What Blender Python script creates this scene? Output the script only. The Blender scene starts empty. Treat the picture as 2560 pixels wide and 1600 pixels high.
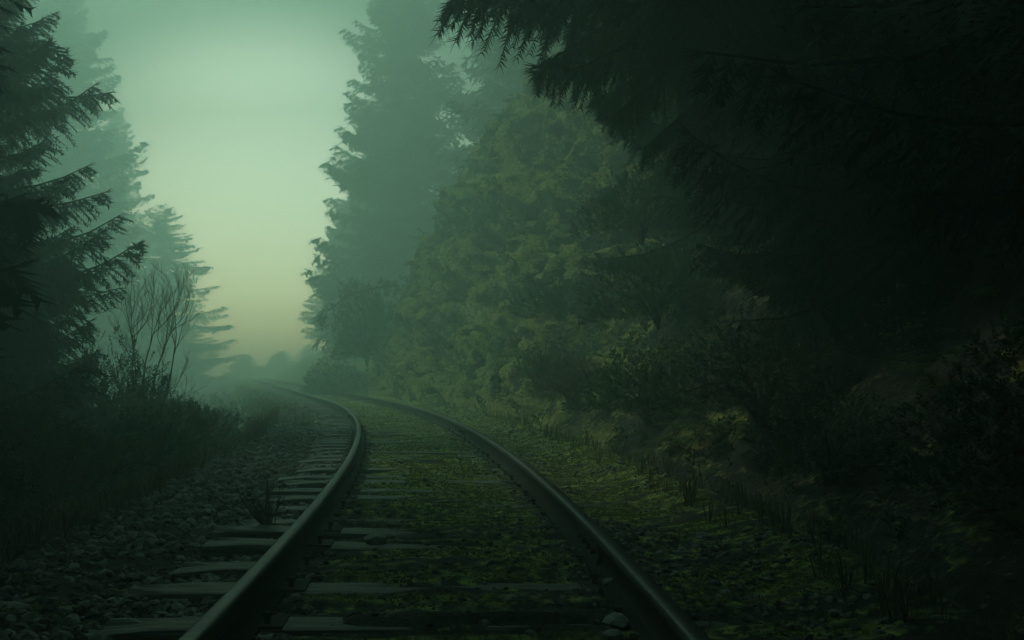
import bpy, math, random
import numpy as np
from mathutils import Vector

sc = bpy.context.scene
R = math.radians

# ------------------------------------------------------------------ camera
CAM_Z = 0.955
cd = bpy.data.cameras.new("camera")
cam = bpy.data.objects.new("camera", cd)
sc.collection.objects.link(cam)
cam.location = (0, 0, CAM_Z)
cam.rotation_euler = (R(90 + 2.96), 0, 0)
cd.lens = 34.23
cd.sensor_width = 36
cd.clip_end = 2000
sc.camera = cam

# ------------------------------------------------------------------ world, sun, exposure
SUN_EL, SUN_AZ = 46.0, -65.0        # azimuth from +Y, negative to the left
w = bpy.data.worlds.new("World")
sc.world = w
w.use_nodes = True
nt = w.node_tree
nt.nodes.clear()
sky = nt.nodes.new("ShaderNodeTexSky")
sky.sky_type = 'NISHITA'
sky.sun_disc = False
sky.sun_elevation = R(SUN_EL)
sky.sun_rotation = R(SUN_AZ)
sky.air_density = 1.0
sky.dust_density = 5.0
sky.ozone_density = 1.0
tintn = nt.nodes.new("ShaderNodeMix"); tintn.data_type = 'RGBA'; tintn.blend_type = 'MULTIPLY'
tintn.inputs[0].default_value = 1.0
tintn.inputs[7].default_value = (0.5, 1.0, 1.0, 1)
bg = nt.nodes.new("ShaderNodeBackground"); bg.inputs[1].default_value = 0.12
wo = nt.nodes.new("ShaderNodeOutputWorld")
nt.links.new(sky.outputs[0], tintn.inputs[6])
# the overcast is thinnest low above the far end of the valley, thicker and bluer elsewhere
tcw = nt.nodes.new("ShaderNodeTexCoord")
dotn = nt.nodes.new("ShaderNodeVectorMath"); dotn.operation = 'DOT_PRODUCT'
GLOW_AZ, GLOW_EL = -13.0, 3.0
dotn.inputs[1].default_value = (math.sin(R(GLOW_AZ)) * math.cos(R(GLOW_EL)), math.cos(R(GLOW_AZ)) * math.cos(R(GLOW_EL)), math.sin(R(GLOW_EL)))
nt.links.new(tcw.outputs['Generated'], dotn.inputs[0])
GLOW_K = 76.0
wr = nt.nodes.new("ShaderNodeValToRGB")
we = wr.color_ramp.elements
we.new(0.5)
for _k, (_p, _c) in enumerate([(0.0, (0.02, 0.13, 0.26)), (0.75, (0.04, 0.15, 0.22)), (1.0, (0.8, 0.9, 0.6))]):
    we[_k].position = _p; we[_k].color = (*_c, 1)
nt.links.new(dotn.outputs['Value'], wr.inputs[0])
mrg = nt.nodes.new("ShaderNodeMapRange"); mrg.interpolation_type = 'SMOOTHERSTEP'
mrg.inputs[1].default_value = 0.945; mrg.inputs[2].default_value = 1.0
nt.links.new(dotn.outputs['Value'], mrg.inputs[0])
glc = nt.nodes.new("ShaderNodeVectorMath"); glc.operation = 'SCALE'
glc.inputs[0].default_value = (0.98 * GLOW_K, 1.0 * GLOW_K, 0.62 * GLOW_K)
nt.links.new(mrg.outputs[0], glc.inputs['Scale'])
gla = nt.nodes.new("ShaderNodeVectorMath"); gla.operation = 'ADD'
nt.links.new(wr.outputs[0], gla.inputs[0]); nt.links.new(glc.outputs[0], gla.inputs[1])
nt.links.new(gla.outputs[0], tintn.inputs[7])
nt.links.new(tintn.outputs[2], bg.inputs[0])
nt.links.new(bg.outputs[0], wo.inputs[0])

sl = bpy.data.lights.new("sun", 'SUN')
sl.energy = 4.5
sl.angle = R(10)
sl.color = (0.93, 1.0, 0.68)
so = bpy.data.objects.new("sun", sl)
sc.collection.objects.link(so)
_d = Vector((math.sin(R(SUN_AZ)) * math.cos(R(SUN_EL)), math.cos(R(SUN_AZ)) * math.cos(R(SUN_EL)), math.sin(R(SUN_EL))))
so.rotation_euler = _d.to_track_quat('Z', 'Y').to_euler()
so.location = (-20, 80, 60)

sc.view_settings.view_transform = 'Standard'
sc.view_settings.look = 'None'
sc.view_settings.gamma = 1
sc.view_settings.exposure = -1.0
sc.render.engine = 'CYCLES'
sc.cycles.use_denoising = True
sc.cycles.max_bounces = 7
sc.cycles.diffuse_bounces = 2
sc.cycles.glossy_bounces = 2
sc.cycles.transmission_bounces = 2
sc.cycles.transparent_max_bounces = 4
sc.cycles.volume_bounces = 5
sc.cycles.sample_clamp_indirect = 4

HAZE_DENSITY = 0.026
HAZE_G = 0.6
HAZE_COL = (0.70, 0.95, 0.92, 1)

# ------------------------------------------------------------------ noise (numpy)
def _hash(ix, iy, iz, seed):
    n = (ix.astype(np.int64) * 374761393 + iy.astype(np.int64) * 668265263 + iz.astype(np.int64) * 2147483647 + seed * 1274126177) & 0xffffffff
    n = ((n ^ (n >> 13)) * 1274126177) & 0xffffffff
    n = ((n ^ (n >> 15)) * 2246822519) & 0xffffffff
    n = n ^ (n >> 16)
    return (n & 0xffffff) / float(0xffffff)

def vnoise(P, seed=0):
    P = np.asarray(P, float)
    i = np.floor(P).astype(np.int64)
    f = P - i
    f = f * f * (3 - 2 * f)
    out = 0
    for dx in (0, 1):
        for dy in (0, 1):
            for dz in (0, 1):
                wx = f[..., 0] if dx else 1 - f[..., 0]
                wy = f[..., 1] if dy else 1 - f[..., 1]
                wz = f[..., 2] if dz else 1 - f[..., 2]
                out = out + wx * wy * wz * _hash(i[..., 0] + dx, i[..., 1] + dy, i[..., 2] + dz, seed)
    return out * 2 - 1

def fbm(P, seed=0, octv=4, gain=0.5):
    a, s, t = 1.0, 0.0, 0.0
    P = np.asarray(P, float)
    for k in range(octv):
        s = s + a * vnoise(P * (2.03 ** k) + 17.3 * k, seed + k)
        t += a
        a *= gain
    return s / t

def n3(x, y, z=0.0):
    x, y = np.broadcast_arrays(x, y)
    return np.stack([x, y, np.zeros_like(x) + z], -1)

def sstep(a, b, x):
    t = np.clip((np.asarray(x, float) - a) / (b - a), 0, 1)
    return t * t * (3 - 2 * t)

# ------------------------------------------------------------------ mesh builder
class MB:
    def __init__(s):
        s.V, s.T, s.F3, s.F4, s.n = [], [], [], [], 0
    def add(s, V, F, t=0.5):
        V = np.asarray(V, float).reshape(-1, 3)
        F = np.asarray(F, np.int64)
        s.V.append(V)
        s.T.append(np.broadcast_to(np.asarray(t, float), (len(V),)).copy())
        (s.F3 if F.shape[1] == 3 else s.F4).append(F + s.n)
        s.n += len(V)
    def tube(s, pts, rad, sides=5, t=0.5):
        pts = np.asarray(pts, float); k = len(pts)
        rad = np.broadcast_to(np.asarray(rad, float), (k,))
        tan = np.gradient(pts, axis=0)
        tan /= np.linalg.norm(tan, axis=1)[:, None] + 1e-9
        up = np.array([0, 0, 1.0]) if abs(tan[:, 2]).mean() < 0.8 else np.array([1.0, 0, 0])
        a = np.cross(tan, up); a /= np.linalg.norm(a, axis=1)[:, None] + 1e-9
        b = np.cross(tan, a)
        ang = np.arange(sides) * 2 * math.pi / sides
        V = pts[:, None, :] + rad[:, None, None] * (a[:, None, :] * np.cos(ang)[None, :, None] + b[:, None, :] * np.sin(ang)[None, :, None])
        i = np.arange(k - 1)[:, None] * sides
        j = np.arange(sides)[None, :]
        j2 = (j + 1) % sides
        F = np.stack([i + j, i + j2, i + sides + j2, i + sides + j], -1).reshape(-1, 4)
        s.add(V.reshape(-1, 3), F, t)
    def rep(s, tpl, M, T, tint=None):
        """replicate template (V, F, t) with N matrices (N,3,3), offsets (N,3)"""
        V, F, t = tpl
        N = len(M)
        if N == 0: return
        W = np.einsum('nij,vj->nvi', M, V) + T[:, None, :]
        FF = (F[None] + (np.arange(N) * len(V))[:, None, None]).reshape(-1, F.shape[1])
        tt = np.broadcast_to(t, (N, len(V))).copy()
        if tint is not None: tt = tt + np.asarray(tint)[:, None]
        s.V.append(W.reshape(-1, 3)); s.T.append(tt.reshape(-1))
        (s.F3 if F.shape[1] == 3 else s.F4).append(FF + s.n)
        s.n += N * len(V)
    def tpl(s):
        V = np.concatenate(s.V); T = np.concatenate(s.T)
        F = []
        if s.F3: F.append(np.concatenate(s.F3))
        if s.F4:
            q = np.concatenate(s.F4); F += [q[:, [0, 1, 2]], q[:, [0, 2, 3]]]
        return V, np.concatenate(F), T
    def mesh(s, name, mat, smooth=False, attrs=None):
        V = np.concatenate(s.V); T = np.concatenate(s.T)
        f3 = np.concatenate(s.F3) if s.F3 else np.zeros((0, 3), int)
        f4 = np.concatenate(s.F4) if s.F4 else np.zeros((0, 4), int)
        me = bpy.data.meshes.new(name)
        me.vertices.add(len(V)); me.vertices.foreach_set('co', V.astype(np.float32).ravel())
        loops = np.concatenate([f3.ravel(), f4.ravel()]).astype(np.int32)
        me.loops.add(len(loops)); me.loops.foreach_set('vertex_index', loops)
        np_ = len(f3) + len(f4)
        me.polygons.add(np_)
        st = np.concatenate([np.arange(len(f3)) * 3, len(f3) * 3 + np.arange(len(f4)) * 4]).astype(np.int32)
        me.polygons.foreach_set('loop_start', st)
        me.polygons.foreach_set('use_smooth', np.full(np_, smooth, dtype=bool))
        me.update(calc_edges=True)
        at = me.attributes.new('tint', 'FLOAT', 'POINT'); at.data.foreach_set('value', T.astype(np.float32))
        for k, v in (attrs or {}).items():
            at = me.attributes.new(k, 'FLOAT', 'POINT'); at.data.foreach_set('value', np.asarray(v, np.float32).ravel())
        me.materials.append(mat)
        return me

def link(name, me, parent=None, loc=None):
    o = bpy.data.objects.new(name, me)
    sc.collection.objects.link(o)
    if parent is not None: o.parent = parent
    if loc is not None: o.location = loc
    return o

def tag(o, label=None, cat=None, group=None, kind=None):
    if label: o["label"] = label
    if cat: o["category"] = cat
    if group: o["group"] = group
    if kind: o["kind"] = kind
    return o

def thing(name, label, cat, loc, group=None, rz=0.0):
    o = link(name, None, None, loc)
    o.rotation_euler = (0, 0, rz)
    return tag(o, label, cat, group)

def copy_tree(o, parent=None):
    c = o.copy(); sc.collection.objects.link(c); c.parent = parent
    for ch in [x for x in sc.objects if x.parent == o]:
        copy_tree(ch, c)
    return c

# ------------------------------------------------------------------ materials
def mat_new(name):
    m = bpy.data.materials.new(name); m.use_nodes = True
    n = m.node_tree.nodes; l = m.node_tree.links
    return m, n, l, n["Principled BSDF"]

def ramp(n, stops, interp='LINEAR'):
    r = n.new("ShaderNodeValToRGB"); r.color_ramp.interpolation = interp
    e = r.color_ramp.elements
    while len(e) < len(stops): e.new(0.5)
    for k, (p, c) in enumerate(stops):
        e[k].position = p; e[k].color = (*c, 1)
    return r

def noise(n, l, scale, detail=4, rough=0.6, coord=None, dist=0):
    t = n.new("ShaderNodeTexNoise"); t.inputs['Scale'].default_value = scale
    t.inputs['Detail'].default_value = detail; t.inputs['Roughness'].default_value = rough
    t.inputs['Distortion'].default_value = dist
    if coord is not None: l.new(coord, t.inputs['Vector'])
    return t

def foliage_mat(name, cols, rough=0.6, trans=0.25, spec=0.3):
    m, n, l, p = mat_new(name)
    a = n.new("ShaderNodeAttribute"); a.attribute_name = 'tint'
    r = ramp(n, [(i / (len(cols) - 1), c) for i, c in enumerate(cols)])
    l.new(a.outputs['Fac'], r.inputs[0]); l.new(r.outputs[0], p.inputs['Base Color'])
    p.inputs['Roughness'].default_value = rough
    p.inputs['Specular IOR Level'].default_value = spec
    if trans:
        tb = n.new("ShaderNodeBsdfTranslucent"); l.new(r.outputs[0], tb.inputs[0])
        mx = n.new("ShaderNodeMixShader"); mx.inputs[0].default_value = trans
        l.new(p.outputs[0], mx.inputs[1]); l.new(tb.outputs[0], mx.inputs[2])
        l.new(mx.outputs[0], n["Material Output"].inputs[0])
    return m

M_NEEDLE = foliage_mat("conifer_needles", [(0.010, 0.028, 0.024), (0.020, 0.05, 0.038), (0.04, 0.085, 0.05)], rough=0.85, trans=0.12, spec=0.08)
M_LEAF = foliage_mat("bush_leaves", [(0.016, 0.045, 0.026), (0.032, 0.085, 0.04), (0.08, 0.16, 0.06)], rough=0.45, trans=0.3)
M_DRY = foliage_mat("dry_leaves", [(0.07, 0.04, 0.035), (0.12, 0.075, 0.06), (0.20, 0.15, 0.10)], trans=0.2)
M_FERN = foliage_mat("fern_fronds", [(0.03, 0.05, 0.012), (0.06, 0.11, 0.025), (0.14, 0.17, 0.05)], trans=0.3)
M_MOSSB = foliage_mat("moss_strands", [(0.05, 0.07, 0.014), (0.17, 0.21, 0.04), (0.40, 0.43, 0.11)], rough=0.8, trans=0.25)
M_GRASSB = foliage_mat("dead_grass_blades", [(0.04, 0.05, 0.02), (0.10, 0.11, 0.04), (0.24, 0.22, 0.12)], rough=0.7, trans=0.2)

def bark_mat():
    m, n, l, p = mat_new("bark")
    tc = n.new("ShaderNodeTexCoord"); mp = n.new("ShaderNodeMapping")
    mp.inputs['Scale'].default_value = (6, 6, 1.2); l.new(tc.outputs['Object'], mp.inputs[0])
    t = noise(n, l, 3.0, 6, 0.7, mp.outputs[0])
    r = ramp(n, [(0.3, (0.02, 0.016, 0.012)), (0.7, (0.09, 0.075, 0.055))])
    l.new(t.outputs[0], r.inputs[0]); l.new(r.outputs[0], p.inputs['Base Color'])
    b = n.new("ShaderNodeBump"); b.inputs['Strength'].default_value = 0.8; b.inputs['Distance'].default_value = 0.03
    l.new(t.outputs[0], b.inputs['Height']); l.new(b.outputs[0], p.inputs['Normal'])
    p.inputs['Roughness'].default_value = 0.9
    return m
M_BARK = bark_mat()

def ground_mat(name, dirt, moss, bump=0.02, attr='moss', rough=0.9, fine=55.0):
    m, n, l, p = mat_new(name)
    g = n.new("ShaderNodeNewGeometry")
    t1 = noise(n, l, fine, 6, 0.7, g.outputs['Position'])
    t2 = noise(n, l, 3.1, 5, 0.65, g.outputs['Position'])
    t3 = noise(n, l, 14.0, 5, 0.6, g.outputs['Position'])
    rd = ramp(n, [(0.25, dirt[0]), (0.55, dirt[1]), (0.8, dirt[2])]); l.new(t1.outputs[0], rd.inputs[0])
    rm = ramp(n, [(0.3, moss[0]), (0.5, moss[1]), (0.72, moss[2])]); l.new(t3.outputs[0], rm.inputs[0])
    a = n.new("ShaderNodeAttribute"); a.attribute_name = attr
    ad = n.new("ShaderNodeMath"); ad.operation = 'MULTIPLY_ADD'; ad.inputs[1].default_value = 0.9; ad.inputs[2].default_value = -0.45
    l.new(t3.outputs[0], ad.inputs[0])
    ad2 = n.new("ShaderNodeMath"); ad2.operation = 'ADD'; l.new(a.outputs['Fac'], ad2.inputs[0]); l.new(ad.outputs[0], ad2.inputs[1])
    mr = n.new("ShaderNodeMapRange"); mr.inputs[1].default_value = 0.4; mr.inputs[2].default_value = 0.62
    l.new(ad2.outputs[0], mr.inputs[0])
    mx = n.new("ShaderNodeMix"); mx.data_type = 'RGBA'
    l.new(mr.outputs[0], mx.inputs[0]); l.new(rd.outputs[0], mx.inputs[6]); l.new(rm.outputs[0], mx.inputs[7])
    v = n.new("ShaderNodeMapRange"); v.inputs[1].default_value = 0.3; v.inputs[2].default_value = 0.7; v.inputs[3].default_value = 0.6; v.inputs[4].default_value = 1.25
    l.new(t2.outputs[0], v.inputs[0])
    vm = n.new("ShaderNodeVectorMath"); vm.operation = 'SCALE'; l.new(mx.outputs[2], vm.inputs[0]); l.new(v.outputs[0], vm.inputs['Scale'])
    l.new(vm.outputs[0], p.inputs['Base Color'])
    s = n.new("ShaderNodeMath"); s.operation = 'ADD'; l.new(t1.outputs[0], s.inputs[0]); l.new(t3.outputs[0], s.inputs[1])
    b = n.new("ShaderNodeBump"); b.inputs['Strength'].default_value = 1.0; b.inputs['Distance'].default_value = bump
    l.new(s.outputs[0], b.inputs['Height']); l.new(b.outputs[0], p.inputs['Normal'])
    p.inputs['Roughness'].default_value = rough
    p.inputs['Specular IOR Level'].default_value = 0.25
    return m

MOSSC = ((0.06, 0.09, 0.024), (0.22, 0.29, 0.07), (0.48, 0.54, 0.16))
M_BED = ground_mat("trackbed_moss_and_grit", ((0.01, 0.011, 0.011), (0.035, 0.037, 0.035), (0.09, 0.09, 0.085)), MOSSC, 0.012)
M_GROUND = ground_mat("forest_floor", ((0.012, 0.012, 0.009), (0.035, 0.035, 0.02), (0.07, 0.07, 0.04)), ((0.02, 0.03, 0.008), (0.04, 0.06, 0.015), (0.08, 0.10, 0.03)), 0.03, fine=20)
M_CLIFF = ground_mat("mossy_cliff_rock", ((0.02, 0.021, 0.019), (0.055, 0.056, 0.05), (0.14, 0.14, 0.125)), ((0.06, 0.075, 0.018), (0.26, 0.27, 0.07), (0.55, 0.54, 0.17)), 0.08, fine=9)

def stone_mat(name, c0, c1):
    m, n, l, p = mat_new(name)
    a = n.new("ShaderNodeAttribute"); a.attribute_name = 'tint'
    g = n.new("ShaderNodeNewGeometry"); t = noise(n, l, 60, 4, 0.6, g.outputs['Position'])
    r = ramp(n, [(0, c0), (1, c1)]); l.new(a.outputs['Fac'], r.inputs[0])
    v = n.new("ShaderNodeMapRange"); v.inputs[3].default_value = 0.55; v.inputs[4].default_value = 1.4
    l.new(t.outputs[0], v.inputs[0])
    vm = n.new("ShaderNodeVectorMath"); vm.operation = 'SCALE'; l.new(r.outputs[0], vm.inputs[0]); l.new(v.outputs[0], vm.inputs['Scale'])
    l.new(vm.outputs[0], p.inputs['Base Color']); p.inputs['Roughness'].default_value = 0.75
    b = n.new("ShaderNodeBump"); b.inputs['Distance'].default_value = 0.004; l.new(t.outputs[0], b.inputs['Height']); l.new(b.outputs[0], p.inputs['Normal'])
    return m
M_GRAVEL = stone_mat("ballast_stone", (0.02, 0.022, 0.024), (0.24, 0.25, 0.24))
M_PALE = stone_mat("pale_stone_surface", (0.07, 0.075, 0.07), (0.30, 0.31, 0.29))

def wood_mat():
    m, n, l, p = mat_new("weathered_sleeper_wood")
    tc = n.new("ShaderNodeTexCoord"); mp = n.new("ShaderNodeMapping")
    mp.inputs['Scale'].default_value = (0.9, 22, 22); l.new(tc.outputs['Object'], mp.inputs[0])
    t = noise(n, l, 2.5, 7, 0.75, mp.outputs[0], 0.3)
    t2 = noise(n, l, 5, 4, 0.6, tc.outputs['Object'])
    r = ramp(n, [(0.32, (0.012, 0.012, 0.013)), (0.5, (0.06, 0.062, 0.064)), (0.75, (0.17, 0.175, 0.175))])
    l.new(t.outputs[0], r.inputs[0])
    rm = ramp(n, [(0.52, (0, 0, 0)), (0.66, (1, 1, 1))]); l.new(t2.outputs[0], rm.inputs[0])
    mx = n.new("ShaderNodeMix"); mx.data_type = 'RGBA'; mx.inputs[7].default_value = (0.055, 0.075, 0.02, 1)
    l.new(rm.outputs[0], mx.inputs[0]); l.new(r.outputs[0], mx.inputs[6]); l.new(mx.outputs[2], p.inputs['Base Color'])
    b = n.new("ShaderNodeBump"); b.inputs['Strength'].default_value = 1; b.inputs['Distance'].default_value = 0.01
    l.new(t.outputs[0], b.inputs['Height']); l.new(b.outputs[0], p.inputs['Normal'])
    p.inputs['Roughness'].default_value = 0.55
    return m
M_WOOD = wood_mat()

def steel_mat():
    m, n, l, p = mat_new("rail_steel")
    a = n.new("ShaderNodeAttribute"); a.attribute_name = 'tint'
    g = n.new("ShaderNodeNewGeometry"); t = noise(n, l, 35, 5, 0.65, g.outputs['Position'])
    r = ramp(n, [(0.3, (0.005, 0.005, 0.005)), (0.7, (0.016, 0.014, 0.013))]); l.new(t.outputs[0], r.inputs[0])
    r2 = ramp(n, [(0.3, (0.08, 0.084, 0.088)), (0.75, (0.20, 0.21, 0.215))]); l.new(t.outputs[0], r2.inputs[0])
    p.inputs['Specular IOR Level'].default_value = 0.25
    mx = n.new("ShaderNodeMix"); mx.data_type = 'RGBA'
    l.new(a.outputs['Fac'], mx.inputs[0]); l.new(r.outputs[0], mx.inputs[6]); l.new(r2.outputs[0], mx.inputs[7])
    l.new(mx.outputs[2], p.inputs['Base Color'])
    k = n.new("ShaderNodeMapRange"); k.inputs[3].default_value = 0.0; k.inputs[4].default_value = 0.6
    l.new(a.outputs['Fac'], k.inputs[0]); l.new(k.outputs[0], p.inputs['Metallic'])
    ro = n.new("ShaderNodeMapRange"); ro.inputs[3].default_value = 0.5; ro.inputs[4].default_value = 0.65
    l.new(t.outputs[0], ro.inputs[0])
    ro2 = n.new("ShaderNodeMix"); ro2.data_type = 'FLOAT'; ro2.inputs[2].default_value = 0.92
    l.new(a.outputs['Fac'], ro2.inputs[0]); l.new(ro.outputs[0], ro2.inputs[3]); l.new(ro2.outputs[0], p.inputs['Roughness'])
    b = n.new("ShaderNodeBump"); b.inputs['Strength'].default_value = 0.4; b.inputs['Distance'].default_value = 0.001; l.new(t.outputs[0], b.inputs['Height']); l.new(b.outputs[0], p.inputs['Normal'])
    return m
M_STEEL = steel_mat()

# ------------------------------------------------------------------ track path
_Y = np.arange(-60, 260.01, 0.05)
def theta(Y): return np.radians(1.7 + 0.55 * np.clip(Y, -3, 27))
_X = np.cumsum(-np.tan(theta(_Y)) * 0.05)
_X = _X - np.interp(0, _Y, _X) - 0.07
_S = np.cumsum(0.05 / np.cos(theta(_Y))); _S -= np.interp(0, _Y, _S)
def Xc(Y): return np.interp(Y, _Y, _X)
def P_at(Y, o, z=0.0):
    th = theta(Y)
    return np.stack(np.broadcast_arrays(Xc(Y) + o * np.cos(th), Y + o * np.sin(th), z), -1)
def off_of(x, y): return (x - Xc(y)) * np.cos(theta(y))
def Y_of_s(s): return np.interp(s, _S, _Y)

def grid_faces(a, b):
    i = np.arange(a - 1)[:, None] * b; j = np.arange(b - 1)[None, :]
    return np.stack([i + j, i + j + 1, i + b + j + 1, i + b + j], -1).reshape(-1, 4)

# ------------------------------------------------------------------ ground sheet
def base_ground(x, y):
    o = off_of(x, y)
    z = np.where(o < 0, -0.32 - 0.75 * sstep(2.2, 6.0, -o), -0.30 + 0 * o)
    z = z + 0.18 * fbm(n3(x / 2.5, y / 2.5), 5, 3) * sstep(2.6, 4, np.abs(o))
    return z
def axis(*seg):
    return np.unique(np.concatenate([np.arange(a, b, s) for a, b, s in seg]))
gx = axis((-120, -40, 5), (-40, -16, 1.2), (-16, 4, 0.3), (4, 30, 2), (30, 121, 6))
gy = axis((-60, -6, 4), (-6, 40, 0.4), (40, 90, 1.5), (90, 151, 4))
GX, GY = np.meshgrid(gx, gy)
GZ = base_ground(GX, GY)
mb = MB(); mb.add(np.stack([GX, GY, GZ], -1).reshape(-1, 3), grid_faces(len(gy), len(gx)))
tag(link("ground", mb.mesh("ground", M_GROUND, True, {'moss': (0.45 + 0.4 * fbm(n3(GX / 1.7, GY / 1.7), 9)).ravel()})), kind="structure")

# ------------------------------------------------------------------ trackbed
by = axis((-15, 1.5, 0.15), (1.5, 12, 0.025), (12, 30, 0.06), (30, 109, 0.35))
bo = np.concatenate([np.linspace(-3.0, -2.2, 14)[:-1], np.linspace(-2.2, 1.75, 140), [1.9, 2.1, 2.3]])
BY, BO = np.meshgrid(by, bo, indexing='ij')
BS = np.interp(BY, _Y, _S)
def bed_height(S, O):
    ridge = fbm(n3(O / 0.75, S / 0.10), 21, 3)
    lump = fbm(n3(O / 0.25, S / 0.22), 33, 3)
    big = fbm(n3(O / 0.9, S / 1.4), 44, 3)
    inside = sstep(0.80, 0.62, np.abs(O))
    z = -0.006 + inside * (0.055 * ridge + 0.016 * lump + 0.018 * big)
    right = sstep(0.8, 0.95, O)
    z = z + right * (0.015 * ridge + 0.03 * lump + 0.02 * big) + right * 0.10 * sstep(1.3, 1.9, O)
    left = sstep(-0.8, -0.95, O)
    z = z + left * (-0.028 + 0.035 * lump + 0.03 * big + 0.015 * ridge) + left * 0.05 * sstep(-1.35, -1.7, O)
    # worn strips where the sleepers lie bare
    band = sstep(.15, .09, np.abs((S - 1.2 + .26) % .52 - .26)) * sstep(-.02, .22, fbm(n3(O / .9, S / .55), 321, 3)) * sstep(1.35, 1.2, np.abs(O))
    z = z - band * np.maximum(z + .012, 0) * .9 - band * .012
    z = z - 0.42 * sstep(-2.15, -3.0, O) - 0.3 * sstep(1.95, 2.3, O)
    return z
BZ = bed_height(BS, BO)
mossmask = (0.46 + 0.30 * fbm(n3(BO / 0.5, BS / 0.35), 51, 4) + 0.26 * fbm(n3(BO / 0.8, BS / 0.075), 52, 2)
            + 0.10 * sstep(0.7, 0.3, np.abs(BO)) + 0.07 * sstep(6, 10, BY) + 0.06 * sstep(0.85, 1.2, BO)
            - 0.30 * sstep(-0.8, -1.0, BO) * sstep(17, 12, BY) - 0.14 * sstep(4.5, 3, BY)
            + 0.25 * np.exp(-((BO + 1.75) / 0.2) ** 2) * (fbm(n3(BO / 2, BS / 1.2), 61) > 0) - 0.22 * np.exp(-((np.abs(BO) - 0.75) / 0.12) ** 2))
_band = sstep(.15, .09, np.abs((BS - 1.2 + .26) % .52 - .26)) * sstep(-.02, .22, fbm(n3(BO / .9, BS / .55), 321, 3)) * sstep(1.35, 1.2, np.abs(BO))
mossmask = mossmask - .10 * _band + .05 * sstep(6, 9, BY)
PB = P_at(BY, BO, BZ)
mb = MB(); mb.add(PB.reshape(-1, 3), grid_faces(*BY.shape)[:, ::-1])
tag(link("trackbed", mb.mesh("trackbed", M_BED, True, {'moss': mossmask.ravel()})), kind="structure")

# ------------------------------------------------------------------ hillside and cliff on the right
prof = {
    -40: [(1.75, -.2), (2.1, .1), (3.2, 1.2), (4.6, 3.2), (6.5, 5.5), (10, 9), (18, 14), (60, 24)],
    10: [(1.75, -.2), (2.1, .15), (3.2, 1.0), (4.8, 2.6), (6.8, 4.8), (10, 8), (18, 14), (60, 24)],
    18: [(1.8, -.2), (2.5, .45), (3.7, 1.7), (4.9, 4.3), (6.0, 7.6), (8, 10.6), (16, 15), (60, 26)],
    28: [(1.7, -.2), (2.0, .5), (2.9, 2.2), (3.5, 5), (4.2, 8.2), (6, 10.8), (14, 15), (60, 26)],
    34: [(1.6, -.2), (1.9, .8), (2.5, 2.5), (3.1, 4.6), (4.0, 6.9), (5.8, 9.2), (8.8, 11.8), (60, 26)],
    37: [(1.7, -.2), (2.1, .7), (3.0, 2.2), (4.4, 4.2), (6, 6.2), (8.5, 8.2), (14, 11.5), (60, 22)],
    42: [(1.8, -.2), (2.6, .5), (4.4, 1.5), (7, 3), (10, 5), (14, 7.5), (24, 11), (60, 20)],
    130: [(1.8, -.2), (2.6, .5), (4.4, 1.5), (7, 3), (10, 5), (14, 7.5), (24, 11), (60, 20)],
}
pk = np.array(sorted(prof)); PO = np.array([[q[0] for q in prof[k]] for k in pk], float); PZ = np.array([[q[1] for q in prof[k]] for k in pk], float)
hy = axis((-30, -2, 1.0), (-2, 13, 0.16), (13, 38, 0.11), (38, 60, 0.4), (60, 110, 2.0))
NJ = 190
def hill_nodes(Y):
    return (np.stack([np.interp(Y, pk, PO[:, k]) for k in range(8)], -1), np.stack([np.interp(Y, pk, PZ[:, k]) for k in range(8)], -1))
def hill_z(Y, o):
    a, b = hill_nodes(Y); return float(np.interp(o, a, b))
def hill_xy_z(x, y):
    return hill_z(y, float(off_of(x, y)))
_u = np.concatenate([np.linspace(0, 5.5, 175), np.linspace(5.5, 7, 16)[1:]])
HO = np.zeros((len(hy), len(_u))); HZ = HO.copy()
for i, Y in enumerate(hy):
    a, b = hill_nodes(Y)
    HO[i] = np.interp(_u, np.arange(8), a); HZ[i] = np.interp(_u, np.arange(8), b)
def smooth_j(A):
    B = A.copy()
    for _ in range(14): B[:, 1:-1] = (B[:, :-2] + 2 * B[:, 1:-1] + B[:, 2:]) / 4
    return B
HO, HZ = smooth_j(HO), smooth_j(HZ)
HY = np.repeat(hy[:, None], len(_u), 1)
PH = P_at(HY, HO, HZ)
def grid_normals(P):
    N = np.cross(np.gradient(P, axis=1), np.gradient(P, axis=0))
    return N / (np.linalg.norm(N, axis=-1)[..., None] + 1e-9)
NH = grid_normals(PH)
if NH[..., 2].mean() < 0: NH = -NH
amp = sstep(0.0, 1.6, _u)[None, :]
ck = sstep(13, 19, HY) * sstep(41, 36, HY)
_q = np.stack([PH[..., 0] * .8 + PH[..., 2] * .55, PH[..., 1], PH[..., 2] * .8 - PH[..., 0] * .55], -1)   # relief leaning with the strata
rid = 1 - 2 * np.abs(fbm(_q / np.array([0.50, 1.1, 3.4]), 71, 5))
crack = np.exp(-(fbm(_q / np.array([0.9, 1.8, 6.0]), 171, 4) / .05) ** 2)
disp = amp * ((0.35 + 0.20 * ck) * fbm(PH / 3.4, 70, 3) + (0.10 + 0.24 * ck) * (rid - 0.6) + (0.08 + 0.08 * ck) * fbm(_q / np.array([0.35, .5, .9]), 72, 4) - 0.42 * ck * crack)
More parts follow.
